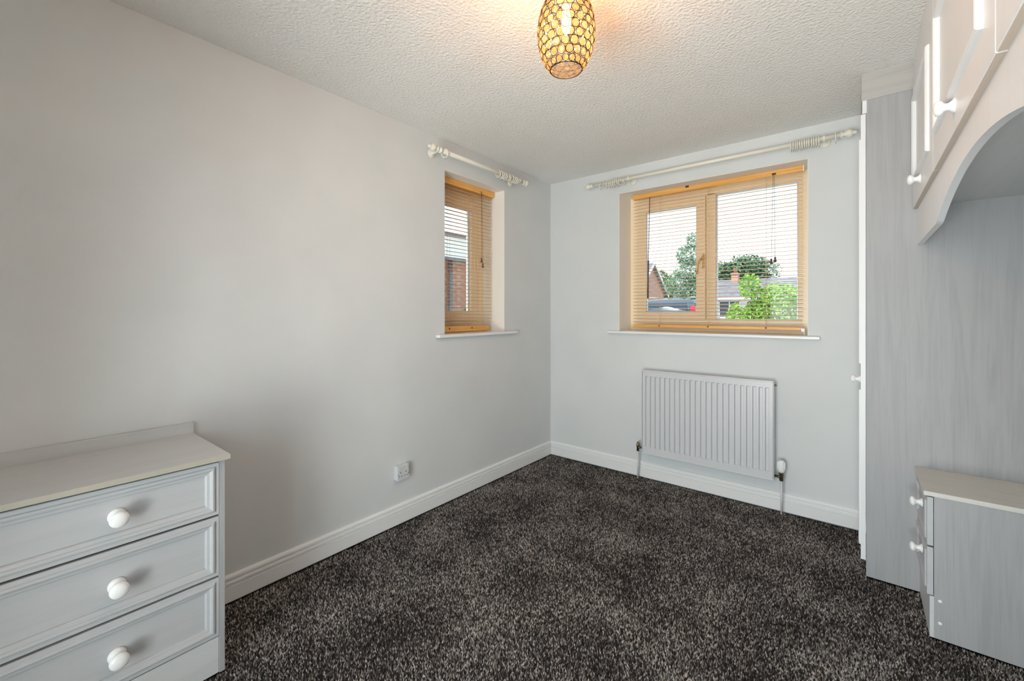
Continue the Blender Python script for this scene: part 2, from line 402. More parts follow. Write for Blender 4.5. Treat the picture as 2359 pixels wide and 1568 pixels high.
# ------------------------------------------------------------------ venetian blinds
PITCH = .0266
def slat_mesh(length, tilt, axis):
    mb = MB(); n = 4; wd = .0125
    top = []; bot = []
    for i in range(n + 1):
        s_ = -wd + 2 * wd * i / n; crown = .0012 * (1 - (s_ / wd) ** 2)
        top.append((s_, crown + .0015)); bot.append((s_, crown - .0015))
    prof = top + bot[::-1]
    ct, st = math.cos(tilt), math.sin(tilt)
    if axis == 'x': fn = lambda p, q, a: (a, p * ct - q * st, p * st + q * ct)
    else: fn = lambda p, q, a: (-(p * ct - q * st), a, p * st + q * ct)
    mb.prism(prof, -length / 2, length / 2, fn); bm = mb.bm
    bmesh.ops.recalc_face_normals(bm, faces=bm.faces)
    me = bpy.data.meshes.new('slat'); bm.to_mesh(me); bm.free(); me.materials.append(M['slat']); return me

TILT = math.radians(8)
# far blind
BY = L + .135
b1 = thing('venetian_blind', (1.292, BY, WZ0), 'wide honey-coloured wooden slat blind in the large window above the radiator', 'blind')
build('headrail', MB().box(.717, 1.868, BY - .022, BY + .022, 2.167, 2.2025, .003), M['pine'], b1)
br = MB().box(.717, 1.866, BY - .012, BY + .013, 1.139, 1.160, .003)
build('bottom_rail', br, M['pine'], b1)
for x in (.932, 1.289, 1.656):
    build('cord_button', MB().lathe([(0, .006), (.003, .006), (.004, .004)], (x, BY - .0115, 1.152), (0, -1, 0), 10), M['darkwood'], b1)
sm = slat_mesh(1.142, TILT, 'x')
z = 1.181
while z < 2.165:
    put('slat', sm, b1, (0, 0, z - WZ0)); z += PITCH
for x in (.932, 1.289, 1.656):
    mb = MB()
    for dy in (-.0137, .0137): mb.tube([(x, BY + dy, 1.155), (x, BY + dy, 2.17)], .0009, 5)
    build('ladder_cord', mb, M['cord'], b1)
wd = build('tilt_wand', MB().tube([(.863, BY - .027, 2.165), (.852, BY - .029, 1.665)], .0030, 6).tube([(.852, BY - .029, 1.667), (.849, BY - .030, 1.368)], .0062, 8), M['darkwood'], b1, label='dark wooden wand')
mb = MB().tube([(1.700, BY - .026, 2.18), (1.690, BY - .028, 1.612)], .0011, 5).tube([(1.706, BY - .026, 2.18), (1.712, BY - .028, 1.622)], .0011, 5)
build('pull_cord', mb, M['darkwood'], b1)
for x, zz in ((1.690, 1.615), (1.712, 1.625)):
    build('cord_tassel', MB().lathe([(0, .003), (-.006, .0065), (-.016, .005), (-.022, .0085), (-.034, .0085), (-.036, .004)], (x, BY - .028, zz), (0, 0, 1), 10), M['tassel'], b1)
build('cord_lock', MB().box(1.693, 1.716, BY - .026, BY - .02, 2.172, 2.182), M['black'], b1)
build('clip', MB().box(1.135, 1.158, BY - .026, BY - .018, 2.19, 2.207), M['black'], b1)
build('end_bracket', MB().box(1.866, 1.871, BY - .023, BY + .02, 2.166, 2.2045), M['plastic'], b1)
build('hold_down_bracket', MB().box(1.868, 1.873, BY - .012, BY + .012, 1.1105, 1.155).box(1.855, 1.8725, BY - .016, BY - .012, 1.132, 1.152), M['plastic'], b1)
# left blind
BX = -.118
b2 = thing('venetian_blind', (BX, 2.24, WZ0), 'narrow honey-coloured wooden slat blind in the small window on the left wall', 'blind')
build('headrail', MB().box(BX - .022, BX + .024, 1.95, 2.548, 2.160, 2.202, .003), M['pine_y'], b2)
build('bottom_rail', MB().box(BX - .013, BX + .012, 1.955, 2.498, 1.118, 1.158, .003), M['pine_y'], b2)
for y in (1.99, 2.08, 2.307):
    build('cord_button', MB().lathe([(0, .006), (.003, .006), (.004, .004)], (BX + .0115, y, 1.142), (1, 0, 0), 10), M['darkwood'], b2)
sm = slat_mesh(.575, TILT, 'y')
z = 1.185
while z < 2.158:
    put('slat', sm, b2, (0, 2.2425 - 2.24, z - WZ0)); z += PITCH
for y in (2.08, 2.307, 2.44):
    mb = MB()
    for dy in (-.0137, .0137): mb.tube([(BX + dy, y, 1.155), (BX + dy, y, 2.165)], .0009, 5)
    build('ladder_cord', mb, M['cord'], b2)
mb = MB().tube([(BX + .028, 2.392, 2.175), (BX + .028, 2.394, 1.668)], .0011, 5).tube([(BX + .028, 2.396, 2.175), (BX + .028, 2.408, 1.632)], .0011, 5)
build('pull_cord', mb, M['darkwood'], b2)
for y, zz in ((2.394, 1.672), (2.408, 1.634)):
    build('cord_tassel', MB().lathe([(0, .003), (-.008, .006), (-.018, .005), (-.024, .0085), (-.034, .0085), (-.036, .004)], (BX + .028, y, zz), (0, 0, 1), 10), M['darkwood'], b2)

# ------------------------------------------------------------------ curtain poles and rings
PZ = 2.279
def finial(mb, p, ax):
    mb.lathe([(0, .013), (.004, .019), (.010, .019), (.014, .012), (.020, .011), (.030, .021), (.042, .025), (.054, .020), (.060, .010), (.066, .012), (.074, .009), (.080, .002)], p, ax, 20)
    return mb
def bracket(mb, p, wallpt, ax):
    p = Vector(p); wp = Vector(wallpt); d = (p - wp).normalized(); ln = (p - wp).length
    mb.lathe([(0, .030), (.006, .030), (.010, .022), (.016, .011), (ln - .02, .009), (ln - .012, .014)], wp, d, 18)
    a = Vector(ax); mb.lathe([(-.007, .014), (-.007, .0185), (.007, .0185), (.007, .014)], p, a, 20)
    return mb
def ring(name_root, c, ax, label, group, tilt=0, swing=0):
    """ring hanging on a pole; c = pole centre at the ring"""
    c = Vector(c); a = Vector(ax)
    o = thing('curtain_ring', c - Vector((0, 0, .029)), label, 'curtain ring', group)
    side = a.cross(Vector((0, 0, 1)))
    R_ = .0255; cc = c - Vector((0, 0, .0088))
    rot = Matrix.Rotation(tilt, 3, Vector((0, 0, 1))) @ Matrix.Rotation(swing, 3, side)
    pts = [cc + rot @ ((side * math.cos(t) + Vector((0, 0, 1)) * math.sin(t)) * R_) for t in [2 * PI * i / 24 for i in range(24)]]
    build('hoop', MB().tube(pts, .0034, 8, True), M['cream'], o)
    e = cc + rot @ Vector((0, 0, -R_ - .0035))
    pts = [e + (side * math.cos(t) + Vector((0, 0, 1)) * math.sin(t)) * .0042 - Vector((0, 0, .003)) for t in [2 * PI * i / 12 for i in range(12)]]
    build('screw_eye', MB().tube(pts, .001, 5, True), M['eye'], o)
    return o
YP = L - .09
ORD = 'first second third fourth fifth sixth seventh eighth ninth tenth eleventh twelfth thirteenth'.split()
p1 = thing('curtain_pole', (1.27, YP, PZ), 'long cream curtain pole with turned finials over the large window', 'curtain pole')
build('rod', MB().lathe([(0, .0135), (1.59, .0135)], (.47, YP, PZ), (1, 0, 0), 20), M['cream'], p1)
build('finial', finial(MB(), (.47, YP, PZ), (-1, 0, 0)), M['cream'], p1)
build('finial', finial(MB(), (2.060, YP, PZ), (1, 0, 0)), M['cream'], p1)
build('bracket', bracket(MB(), (.775, YP, PZ), (.775, L, PZ), (1, 0, 0)), M['cream'], p1)
build('bracket', bracket(MB(), (1.985, YP, PZ), (1.985, L, PZ), (1, 0, 0)), M['cream'], p1)
GA = 'cream rings bunched at the left end of the long pole'
for i, x in enumerate((.545, .60, .622, .640, .656, .672, .690, .708, .740)):
    ring('r', (x, YP, PZ), (1, 0, 0), ORD[i] + ' cream ring from the left, in the left bunch on the long curtain pole', GA, random.uniform(-.25, .25), random.uniform(-.2, .2))
GB = 'cream rings bunched at the right end of the long pole'
for i in range(13):
    ring('r', (1.822 + i * .0115, YP, PZ), (1, 0, 0), ORD[i] + ' cream ring from the left, in the right bunch on the long curtain pole', GB, random.uniform(-.06, .06), random.uniform(-.05, .05))
ring('r', (2.040, YP, PZ), (1, 0, 0), 'single cream curtain ring beyond the right bracket of the long pole, nearest the wardrobe', 'x', 0, 0)
del bpy.data.objects[[o.name for o in COL.objects if o.get('group') == 'x'][0]]['group']
XP = .09
p2 = thing('curtain_pole', (XP, 2.24, PZ), 'short cream curtain pole with turned finials on the left wall over the small window', 'curtain pole')
build('rod', MB().lathe([(0, .0135), (.87, .0135)], (XP, 1.80, PZ), (0, 1, 0), 20), M['cream'], p2)
build('finial', finial(MB(), (XP, 1.80, PZ), (0, -1, 0)), M['cream'], p2)
build('finial', finial(MB(), (XP, 2.672, PZ), (0, 1, 0)), M['cream'], p2)
build('bracket', bracket(MB(), (XP, 1.822, PZ), (0, 1.822, PZ), (0, 1, 0)), M['cream'], p2)
build('bracket', bracket(MB(), (XP, 2.625, PZ), (0, 2.625, PZ), (0, 1, 0)), M['cream'], p2)
ring('r', (XP, 1.858, PZ), (0, 1, 0), 'lone cream curtain ring at the left end of the short pole', None, .2, .1)
GC = 'cream rings bunched at the right end of the short pole'
for i, y in enumerate((2.38, 2.402, 2.418, 2.434, 2.455, 2.485, 2.503, 2.525, 2.545, 2.565, 2.585)):
    ring('r', (XP, y, PZ), (0, 1, 0), ORD[i] + ' cream ring from the left, in the bunch on the short curtain pole', GC, random.uniform(-.3, .3), random.uniform(-.2, .2))

# ------------------------------------------------------------------ radiator
r0 = thing('radiator', (1.30, L - .06, .2), 'white ribbed steel panel radiator on the wall under the large window', 'radiator')
RX0, RX1, RZ0, RZ1, RY = .878, 1.727, .205, .822, L - .082
NG = 23; pt = (RX1 - RX0 - .034) / NG
xs = [(RX0, 0)]
for i in range(NG):
    c = RX0 + .017 + pt * (i + .5)
    xs += [(c - .011, 0), (c - .0075, 1), (c + .0075, 1), (c + .011, 0)]
xs.append((RX1, 0))
zs = [(RZ0, 0), (RZ0 + .044, 0), (RZ0 + .052, 1), (RZ1 - .045, 1), (RZ1 - .040, 0), (RZ1, 0)]
mb = MB(); bm = mb.bm
G = [[bm.verts.new((x, RY + .014 * a * b, z_)) for x, a in xs] for z_, b in zs]
for i in range(len(zs) - 1):
    for j in range(len(xs) - 1): bm.faces.new((G[i][j], G[i][j + 1], G[i + 1][j + 1], G[i + 1][j]))
Bk = [bm.verts.new((x, RY + .022, z_)) for x, z_ in ((RX0, RZ0), (RX1, RZ0), (RX1, RZ1), (RX0, RZ1))]
bm.faces.new(Bk[::-1])
bm.faces.new([Bk[0], Bk[1]] + G[0][::-1]); bm.faces.new([Bk[3], Bk[2]] + G[-1][::-1])
bm.faces.new([Bk[1], Bk[2]] + [g[-1] for g in G][::-1]); bm.faces.new([Bk[3], Bk[0]] + [g[0] for g in G])
build('front_panel', mb, M['rad'], r0)
build('seam_edge', MB().box(RX0 - .003, RX1 + .003, RY - .002, RY + .010, RZ1 - .006, RZ1 + .004, .003).box(RX0 - .002, RX1 + .002, RY - .001, RY + .024, RZ0 - .006, RZ0 + .004, .002).box(RX1 - .004, RX1 + .004, RY, RY + .022, RZ0, RZ1, .002).box(RX0 - .004, RX0 + .004, RY, RY + .022, RZ0, RZ1, .002), M['rad'], r0)
mb = MB()
for i in range(30):
    x = RX0 + .04 + i * .0265
    mb.box(x, x + .004, RY + .022, L - .022, RZ0 + .05, RZ1 - .05)
build('convector_fins', mb, M['rad'], r0)
build('wall_bracket', MB().box(1.0, 1.03, L - .05, L - .0005, .3, .75), M['rad'], r0)
build('wall_bracket', MB().box(1.58, 1.61, L - .05, L - .0005, .3, .75), M['rad'], r0)
build('bleed_valve', MB().lathe([(0, .006), (.012, .006), (.013, .004)], (RX1 + .003, RY + .012, RZ1 - .022), (1, 0, 0), 10), M['brassy'], r0)
YV = RY + .012
mb = MB().lathe([(0, .008), (.02, .008), (.022, .011), (.032, .011)], (RX1 + .003, YV, .232), (1, 0, 0), 14).lathe([(-.020, .009), (-.018, .012), (.02, .012), (.03, .015), (.036, .015)], (1.768, YV, .228), (0, 0, 1), 16)
vt = build('thermostatic_valve', mb, M['brassy'], r0)
mb = MB().lathe([(0, .017), (.012, .0195), (.04, .0205), (.066, .0195), (.072, .016), (.074, .005)], (1.768, YV, .262), (0, 0, 1), 24)
for i in range(12):
    t_ = 2 * PI * i / 12
    mb.box(1.768 + .0205 * math.cos(t_) - .0016, 1.768 + .0205 * math.cos(t_) + .0016, YV + .0205 * math.sin(t_) - .0016, YV + .0205 * math.sin(t_) + .0016, .285, .325)
build('dial_cap', mb, M['plastic'], vt, label='ribbed white thermostat head')
mb = MB().lathe([(0, .007), (.02, .007), (.022, .010), (.03, .010)], (RX0 - .003, YV, .236), (-1, 0, 0), 14).lathe([(-.022, .010), (.014, .010), (.016, .012), (.022, .012), (.036, .009), (.044, .008), (.046, .003)], (.840, YV, .230), (0, 0, 1), 14)
build('lockshield_valve', mb, M['brassy'], r0)
build('pipe', MB().tube([(.840, YV, .212), (.840, YV, .09), (.838, YV + .0, .0)], .006, 10), M['rad'], r0)
build('pipe', MB().tube([(1.768, YV, .212), (1.768, YV, .09), (1.768, YV + .0, .0)], .006, 10), M['rad'], r0)

# ------------------------------------------------------------------ double socket
M['sockets'] = mat('grey white socket plastic', (.68, .69, .70), .35)
s0 = thing('wall_socket', (0, 1.579, .262), 'white double power socket low on the left wall above the skirting', 'socket')
SY0, SY1, SZ0, SZ1 = 1.538, 1.622, .261, .349
build('back_box', MB().box(-.0005, .026, SY0 + .002, SY1 - .002, SZ0 + .002, SZ1 - .002, .003), M['sockets'], s0)
fp = build('face_plate', MB().box(.026, .035, SY0, SY1, SZ0, SZ1, .003), M['sockets'], s0)
for yc in (1.561, 1.599):
    build('rocker_switch', MB().box(.0345, .0385, yc - .0045 + (.010 if yc > 1.58 else -.010), yc + .0045 + (.010 if yc > 1.58 else -.010), .318, .336, .001), M['sockets'], fp)
    mb = MB().box(.0345, .0356, yc - .002, yc + .002, .304, .312)
    mb.box(.0345, .0356, yc - .012, yc - .006, .284, .288).box(.0345, .0356, yc + .006, yc + .012, .284, .288)
    build('pin_holes', mb, M['black'], fp)
for y in (SY0 + .006, SY1 - .006): build('screw', MB().lathe([(0, .003), (.001, .003)], (.035, y, .296), (1, 0, 0), 8), M['chrome'], fp)

# ------------------------------------------------------------------ china knobs
def knob(mb, p, ax, s=1.0):
    return mb.lathe([(d * s, r * s) for d, r in [(0, .0195), (.003, .020), (.007, .0155), (.013, .0105), (.019, .0098), (.024, .0135), (.028, .0195), (.033, .0215), (.038, .0205), (.042, .0155), (.0445, .008), (.045, .001)]], p, ax, 28)

# ------------------------------------------------------------------ chest of drawers
ch = thing('chest_of_drawers', (.2, .26, 0), 'pale ash three-drawer chest with round white knobs against the left wall', 'chest of drawers')
CY0, CY1 = -.045, .5405
mb = MB().box(.02, .4045, CY1 - .017, CY1, 0, .745, .001).box(.02, .4045, CY0, CY0 + .017, 0, .745, .001).box(.02, .03, CY0 + .018, CY1 - .018, .06, .745).box(.03, .39, CY0 + .018, CY1 - .018, .10, .115)
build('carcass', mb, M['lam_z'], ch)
build('shadow_rail', MB().box(.36, .392, CY0 + .018, CY1 - .018, .725, .745).box(.36, .392, CY0 + .018, CY1 - .018, .535, .56).box(.36, .392, CY0 + .018, CY1 - .018, .325, .345), M['dark'], ch)
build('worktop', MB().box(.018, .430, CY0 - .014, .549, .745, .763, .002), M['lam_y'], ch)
build('worktop_edging', MB().box(.4285, .4312, CY0 - .014, .5495, .7455, .7625, .0008), mat('warm edging strip', (.47, .44, .37), .4), ch)
build('upstand', MB().box(.002, .020, CY0 - .014, .5495, .745, .806, .002), M['lam_y'], ch)
build('plinth', MB().box(.375, .399, CY0 + .018, CY1 - .018, 0, .125), M['lam_y'], ch)
DP = [(0, .0), (.0015, .0015), (.012, .0015), (.015, .006), (.020, .0075), (.025, .005), (.028, .0005), (.036, -.001), (.0385, -.0035), (.040, -.009)]
for z0, z1 in ((.5535, .7345), (.3405, .5465), (.1305, .3335)):
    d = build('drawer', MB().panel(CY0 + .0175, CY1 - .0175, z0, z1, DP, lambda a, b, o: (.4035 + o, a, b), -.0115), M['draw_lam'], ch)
    kz = {.5535: .642, .3405: .432, .1305: .221}[z0]
    build('knob', knob(MB(), (.3945, .259, kz), (1, 0, 0), 1.12), M['knob'], d)

# ------------------------------------------------------------------ wardrobe
wa = thing('wardrobe', (2.46, 2.93, 0), 'tall pale ash fitted wardrobe in the right corner beside the large window', 'wardrobe')
WY = 2.653
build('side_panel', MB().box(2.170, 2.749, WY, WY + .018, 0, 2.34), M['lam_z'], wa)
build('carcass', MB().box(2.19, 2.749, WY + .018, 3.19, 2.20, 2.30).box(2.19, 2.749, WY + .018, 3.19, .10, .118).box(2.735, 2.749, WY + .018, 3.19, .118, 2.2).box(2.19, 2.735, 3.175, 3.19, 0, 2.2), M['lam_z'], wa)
build('plinth', MB().box(2.2, 2.215, WY + .018, 3.175, 0, .1), M['lam_y'], wa)
build('filler_strip', MB().box(2.156, 2.172, WY - .001, 3.20, 2.207, 2.275), M['door_lam'], wa)
build('cornice', MB().box(2.152, 2.338, WY - .004, WY, 2.268, 2.3995, .001).box(2.152, 2.166, WY + .0002, 3.20, 2.268, 2.3995, .001), M['lam_c'], wa)
bead = lambda i: [(i, .0), (i + .002, .006), (i + .006, .009), (i + .011, .010), (i + .016, .009), (i + .020, .006), (i + .022, .0)]
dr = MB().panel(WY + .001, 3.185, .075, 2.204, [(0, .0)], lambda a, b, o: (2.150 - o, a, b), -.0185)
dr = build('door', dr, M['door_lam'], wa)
for z0, z1 in ((.14, .885), (1.01, 2.09)):
    rr = MB()
    P_ = [(0, 0), (.001, .006), (.006, .0085), (.012, .0085), (.017, .006), (.020, .001)]
    fn = lambda a, b, o: (2.150 - o, a, b)
    a0, a1 = WY + .012, 3.13
    rs = [[rr.bm.verts.new(fn(a, b, o)) for a, b in ((a0 + i, z0 + i), (a1 - i, z0 + i), (a1 - i, z1 - i), (a0 + i, z1 - i))] for i, o in P_]
    for p, q in zip(rs, rs[1:]):
        for i in range(4): rr.bm.faces.new((p[i], p[(i + 1) % 4], q[(i + 1) % 4], q[i]))
    build('door_moulding', rr, M['door_lam'], dr)
build('knob', knob(MB(), (2.150, 2.71, .93), (-1, 0, 0), .9), M['knob'], dr)

# ------------------------------------------------------------------ overbed cupboards
OX, OY0 = 2.333, .35
ov = thing('overbed_cupboard', (2.54, 1.50, 1.733), 'row of high white cupboards with beaded doors bridging the bed space, arched board below', 'cupboard')
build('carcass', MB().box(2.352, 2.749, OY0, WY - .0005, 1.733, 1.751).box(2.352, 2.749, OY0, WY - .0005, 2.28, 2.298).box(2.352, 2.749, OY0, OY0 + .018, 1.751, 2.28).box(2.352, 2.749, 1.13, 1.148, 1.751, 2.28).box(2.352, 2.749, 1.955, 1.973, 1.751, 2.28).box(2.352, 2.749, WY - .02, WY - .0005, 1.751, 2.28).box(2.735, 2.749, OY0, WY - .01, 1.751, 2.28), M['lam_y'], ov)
build('fascia', MB().box(2.336, 2.352, OY0, WY - .0045, 2.283, 2.3995), M['door_lam'], ov)
def overdoor(y0, y1, kn):
    fn = lambda a, b, o: (OX - o, a, b)
    i = .092
    prof = [(0, 0), (.0015, .0012), (i, .0012), (i + .001, .008), (i + .005, .012), (i + .010, .0135), (i + .015, .012), (i + .019, .008), (i + .020, -.002), (i + .026, -.002)]
    d = build('door', MB().panel(y0, y1, 1.724, 2.279, prof, fn, -.0175), M['door_lam'], ov)
    build('edge_strip', MB().box(OX + .001, OX + .017, y0 + .001, y1 - .001, 1.7228, 1.7242), M['edge'], d, label='brownish lower edge')
    build('knob', knob(MB(), (OX, kn, 1.786), (-1, 0, 0), .92), M['knob'], d)
overdoor(1.972, 2.644, 2.335); overdoor(1.150, 1.968, 1.565); overdoor(.352, 1.146, .75)
# arched board
def arch(y):
    t = abs(y - 1.50)
    if t < .53: return 1.566 + .077 * (1 - (t / .53) ** 2)
    return max(1.5605, 1.566 - (t - .53) * .25)
mb = MB(); n = 90
ys = [OY0 + (WY - .001 - OY0) * i / n for i in range(n + 1)]
for i in range(n):
    ya, yb = ys[i], ys[i + 1]; za, zb = arch(ya), arch(yb)
    q = [(2.347, ya, za), (2.347, yb, zb), (2.347, yb, 1.7325), (2.347, ya, 1.7325)]; r_ = [(x + .018, y, z_) for x, y, z_ in q]
    mb.poly(q + r_, [(0, 1, 2, 3), (7, 6, 5, 4), (0, 4, 5, 1), (3, 2, 6, 7)], False)
bmesh.ops.remove_doubles(mb.bm, verts=mb.bm.verts, dist=1e-5)
build('arched_valance', mb, M['door_lam'], ov)
build('end_panel', MB().box(2.347, 2.749, OY0 - .018, OY0, 0, 2.3995), M['lam_z'], ov)

# ------------------------------------------------------------------ bedside cabinet
bs = thing('bedside_cabinet', (2.55, 2.48, 0), 'low pale ash two-drawer bedside cabinet between wardrobe side and bed space', 'bedside cabinet')
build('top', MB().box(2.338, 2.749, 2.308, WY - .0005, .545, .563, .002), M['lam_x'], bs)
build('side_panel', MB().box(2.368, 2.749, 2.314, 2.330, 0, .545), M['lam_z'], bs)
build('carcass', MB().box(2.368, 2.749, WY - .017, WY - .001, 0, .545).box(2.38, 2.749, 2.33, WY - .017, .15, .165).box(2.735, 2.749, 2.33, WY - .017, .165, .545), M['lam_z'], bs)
build('plinth', MB().box(2.356, 2.368, 2.314, WY - .001, 0, .158), M['lam_y'], bs)
BP = [(0, 0), (.0015, .0015), (.018, .0015), (.021, .006), (.026, .0075), (.031, .005), (.034, -.001), (.042, -.002)]
for z0, z1 in ((.353, .540), (.162, .346)):
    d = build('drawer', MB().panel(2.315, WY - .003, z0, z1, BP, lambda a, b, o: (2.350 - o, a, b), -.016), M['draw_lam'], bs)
    build('knob', knob(MB(), (2.351, 2.484, (z0 + z1) / 2 + .012), (-1, 0, 0), .92), M['knob'], d)

for zz in (.147, .062):
    build('screw_cap', MB().lathe([(0, .006), (.0015, .006), (.002, .004)], (2.385, 2.314, zz), (0, -1, 0), 12), M['plastic'], bs)

# ------------------------------------------------------------------ pendant lamp
LX, LY = 1.398, 1.200
la = thing('pendant_lamp', (LX, LY, 2.2), 'egg-shaped ceiling lamp of amber crystal discs in black wire, lit', 'lamp')
ZC, A_, RM = 2.167, .1446, .092
rad = lambda z_: RM * math.sqrt(max(0, 1 - ((z_ - ZC) / A_) ** 2))
# stations by arc length
zz = np.linspace(ZC - .832 * A_, ZC + .832 * A_, 400); rr = np.array([rad(q) for q in zz])
arc = np.concatenate([[0], np.cumsum(np.hypot(np.diff(zz), np.diff(rr)))])
wire = MB(); NR, NCOL = 11, 18
cme = {}
for k in range(NR):
    s_ = arc[-1] * (k + .5) / NR; z_ = float(np.interp(s_, arc, zz)); r_ = rad(z_)
    cr = min(.0128, PI * r_ / NCOL * .97)
    sl = Vector((0, 0, 1)); dr_ = (rad(z_ + .001) - rad(z_ - .001)) / .002
    for j in range(NCOL):
        t_ = 2 * PI * (j + .5 * (k % 2)) / NCOL
        e_r = Vector((math.cos(t_), math.sin(t_), 0)); e_t = Vector((-math.sin(t_), math.cos(t_), 0))
        up = (Vector((0, 0, 1)) + e_r * dr_).normalized(); nrm = e_t.cross(up).normalized()
        c = Vector((LX, LY, z_)) + e_r * r_
        ro = cr * 1.02
        wire.tube([c + (e_t * math.cos(q) + up * math.sin(q)) * ro for q in [2 * PI * i / 14 for i in range(14)]], .0011, 4, True)
        key = k
        if key not in cme:
            bm = bmesh.new(); n8 = 10; ri = cr * .93
            rings = [[bm.verts.new((ra * math.cos(2 * PI * i / n8), ra * math.sin(2 * PI * i / n8), h_)) for i in range(n8)] for h_, ra in ((-.003, ri * .55), (0, ri), (.003, ri * .55))]
            for p, q in zip(rings, rings[1:]):
                for i in range(n8): bm.faces.new((p[i], p[(i + 1) % n8], q[(i + 1) % n8], q[i]))
            bm.faces.new(rings[0][::-1]); bm.faces.new(rings[-1])
            me = bpy.data.meshes.new('crystal'); bm.to_mesh(me); bm.free(); me.materials.append(M['crystal']); cme[key] = me
        o = put('crystal', cme[key], la, c - Vector((LX, LY, 2.2)))
        o.rotation_euler = Matrix((e_t, up, nrm)).transposed().to_euler()
for z_, th in ((ZC - .832 * A_, .0016), (ZC + .832 * A_, .0016)):
    r_ = rad(z_); wire.tube([(LX + r_ * math.cos(q), LY + r_ * math.sin(q), z_) for q in [2 * PI * i / 40 for i in range(40)]], th, 6, True)
zt = ZC + .832 * A_; rt = rad(zt)
for q in (0, 2.094, 4.189): wire.tube([(LX + rt * math.cos(q), LY + rt * math.sin(q), zt), (LX + .018 * math.cos(q), LY + .018 * math.sin(q), zt)], .0014, 6)
build('wire_frame', wire, M['wire'], la)
build('ceiling_rose', MB().lathe([(0, .045), (-.012, .044), (-.024, .03), (-.03, .01)], (LX, LY, 2.4), (0, 0, 1), 28), M['plastic'], la)
build('flex', MB().tube([(LX, LY, 2.372), (LX, LY, zt + .02)], .003, 8), M['plastic'], la)
build('bulb_holder', MB().lathe([(.02, .006), (.012, .014), (.0, .019), (-.03, .018), (-.034, .015)], (LX, LY, zt), (0, 0, 1), 20), M['plastic'], la)
bz = 2.185
build('bulb', MB().lathe([(.07, .011), (.055, .011), (.042, .013), (.025, .0165), (.008, .0165), (-.010, .011), (-.022, .0045), (-.026, .001)], (LX, LY, bz), (0, 0, 1), 20), M['bulb'], la)
pd = bpy.data.lights.new('bulb_light', 'POINT'); pd.energy = 14; pd.color = (1, .60, .30); pd.shadow_soft_size = .012
po = put('bulb_light', pd, la, (0, 0, bz + .10 - 2.2)); po.location = (0, 0, 2.155 - 2.2)

# ================================================================== outdoors
GZ = -.18
g = build('ground', MB().box(-90, 90, -60, 120, GZ - .3, GZ), M['paving']); struct(g)

def crown(name, blobs, n, size, m, parent, mode='leaf'):
    P0 = []
    wts = np.array([b[3] * b[4] * b[5] for b in blobs]) ** (2 / 3.); wts /= wts.sum()
    for b, wt in zip(blobs, wts):
        k = max(8, int(n * wt)); v = rng.normal(size=(k, 3)); v /= np.linalg.norm(v, axis=1)[:, None]
        v *= (rng.uniform(.35, 1, (k, 1)) ** .5); P0.append(v * np.array(b[3:6]) + np.array(b[:3]))
    Pp = np.concatenate(P0); n = len(Pp)
    a = rng.normal(size=(n, 3)); a /= np.linalg.norm(a, axis=1)[:, None]
    b = np.cross(a, rng.normal(size=(n, 3))); b /= np.linalg.norm(b, axis=1)[:, None]
    s_ = rng.uniform(.6, 1.3, (n, 1)) * size
    base = np.array(wloc(parent)); Pp = Pp - base
    V = np.stack([Pp - a * s_, Pp + b * s_ * .5, Pp + a * s_, Pp - b * s_ * .5], 1).astype(np.float32)
    me = bpy.data.meshes.new(name); me.vertices.add(n * 4); me.vertices.foreach_set('co', V.ravel())
    me.loops.add(n * 4); me.loops.foreach_set('vertex_index', np.arange(n * 4, dtype=np.int32))
    me.polygons.add(n); me.polygons.foreach_set('loop_start', np.arange(0, n * 4, 4, dtype=np.int32))
    me.update(calc_edges=True); me.materials.append(m)
    o = put(name, me, parent); o['kind'] = 'stuff'; return o
def tree(name, x, y, label, cat, blobs, n, size, m, trunk_r, trunk_h):
    t = thing(name, (x, y, GZ), label, cat)
    build('trunk', MB().lathe([(0, trunk_r * 1.3), (.3, trunk_r), (trunk_h, trunk_r * .5)], (x, y, GZ), (0, 0, 1), 10), M['bark'], t)
    crown('foliage', blobs, n, size, m, t); return t
def blobs(cx, cy, cz, rx, ry, rz, k, spread=.6, br=.5):
    o = []
    for i in range(k):
        v = rng.normal(size=3); v /= np.linalg.norm(v); q = rng.uniform(.3, 1) * spread
        o.append((cx + v[0] * rx * q, cy + v[1] * ry * q, cz + v[2] * rz * q, rx * br * rng.uniform(.7, 1.2), ry * br * rng.uniform(.7, 1.2), rz * br * rng.uniform(.7, 1.2)))
    return o

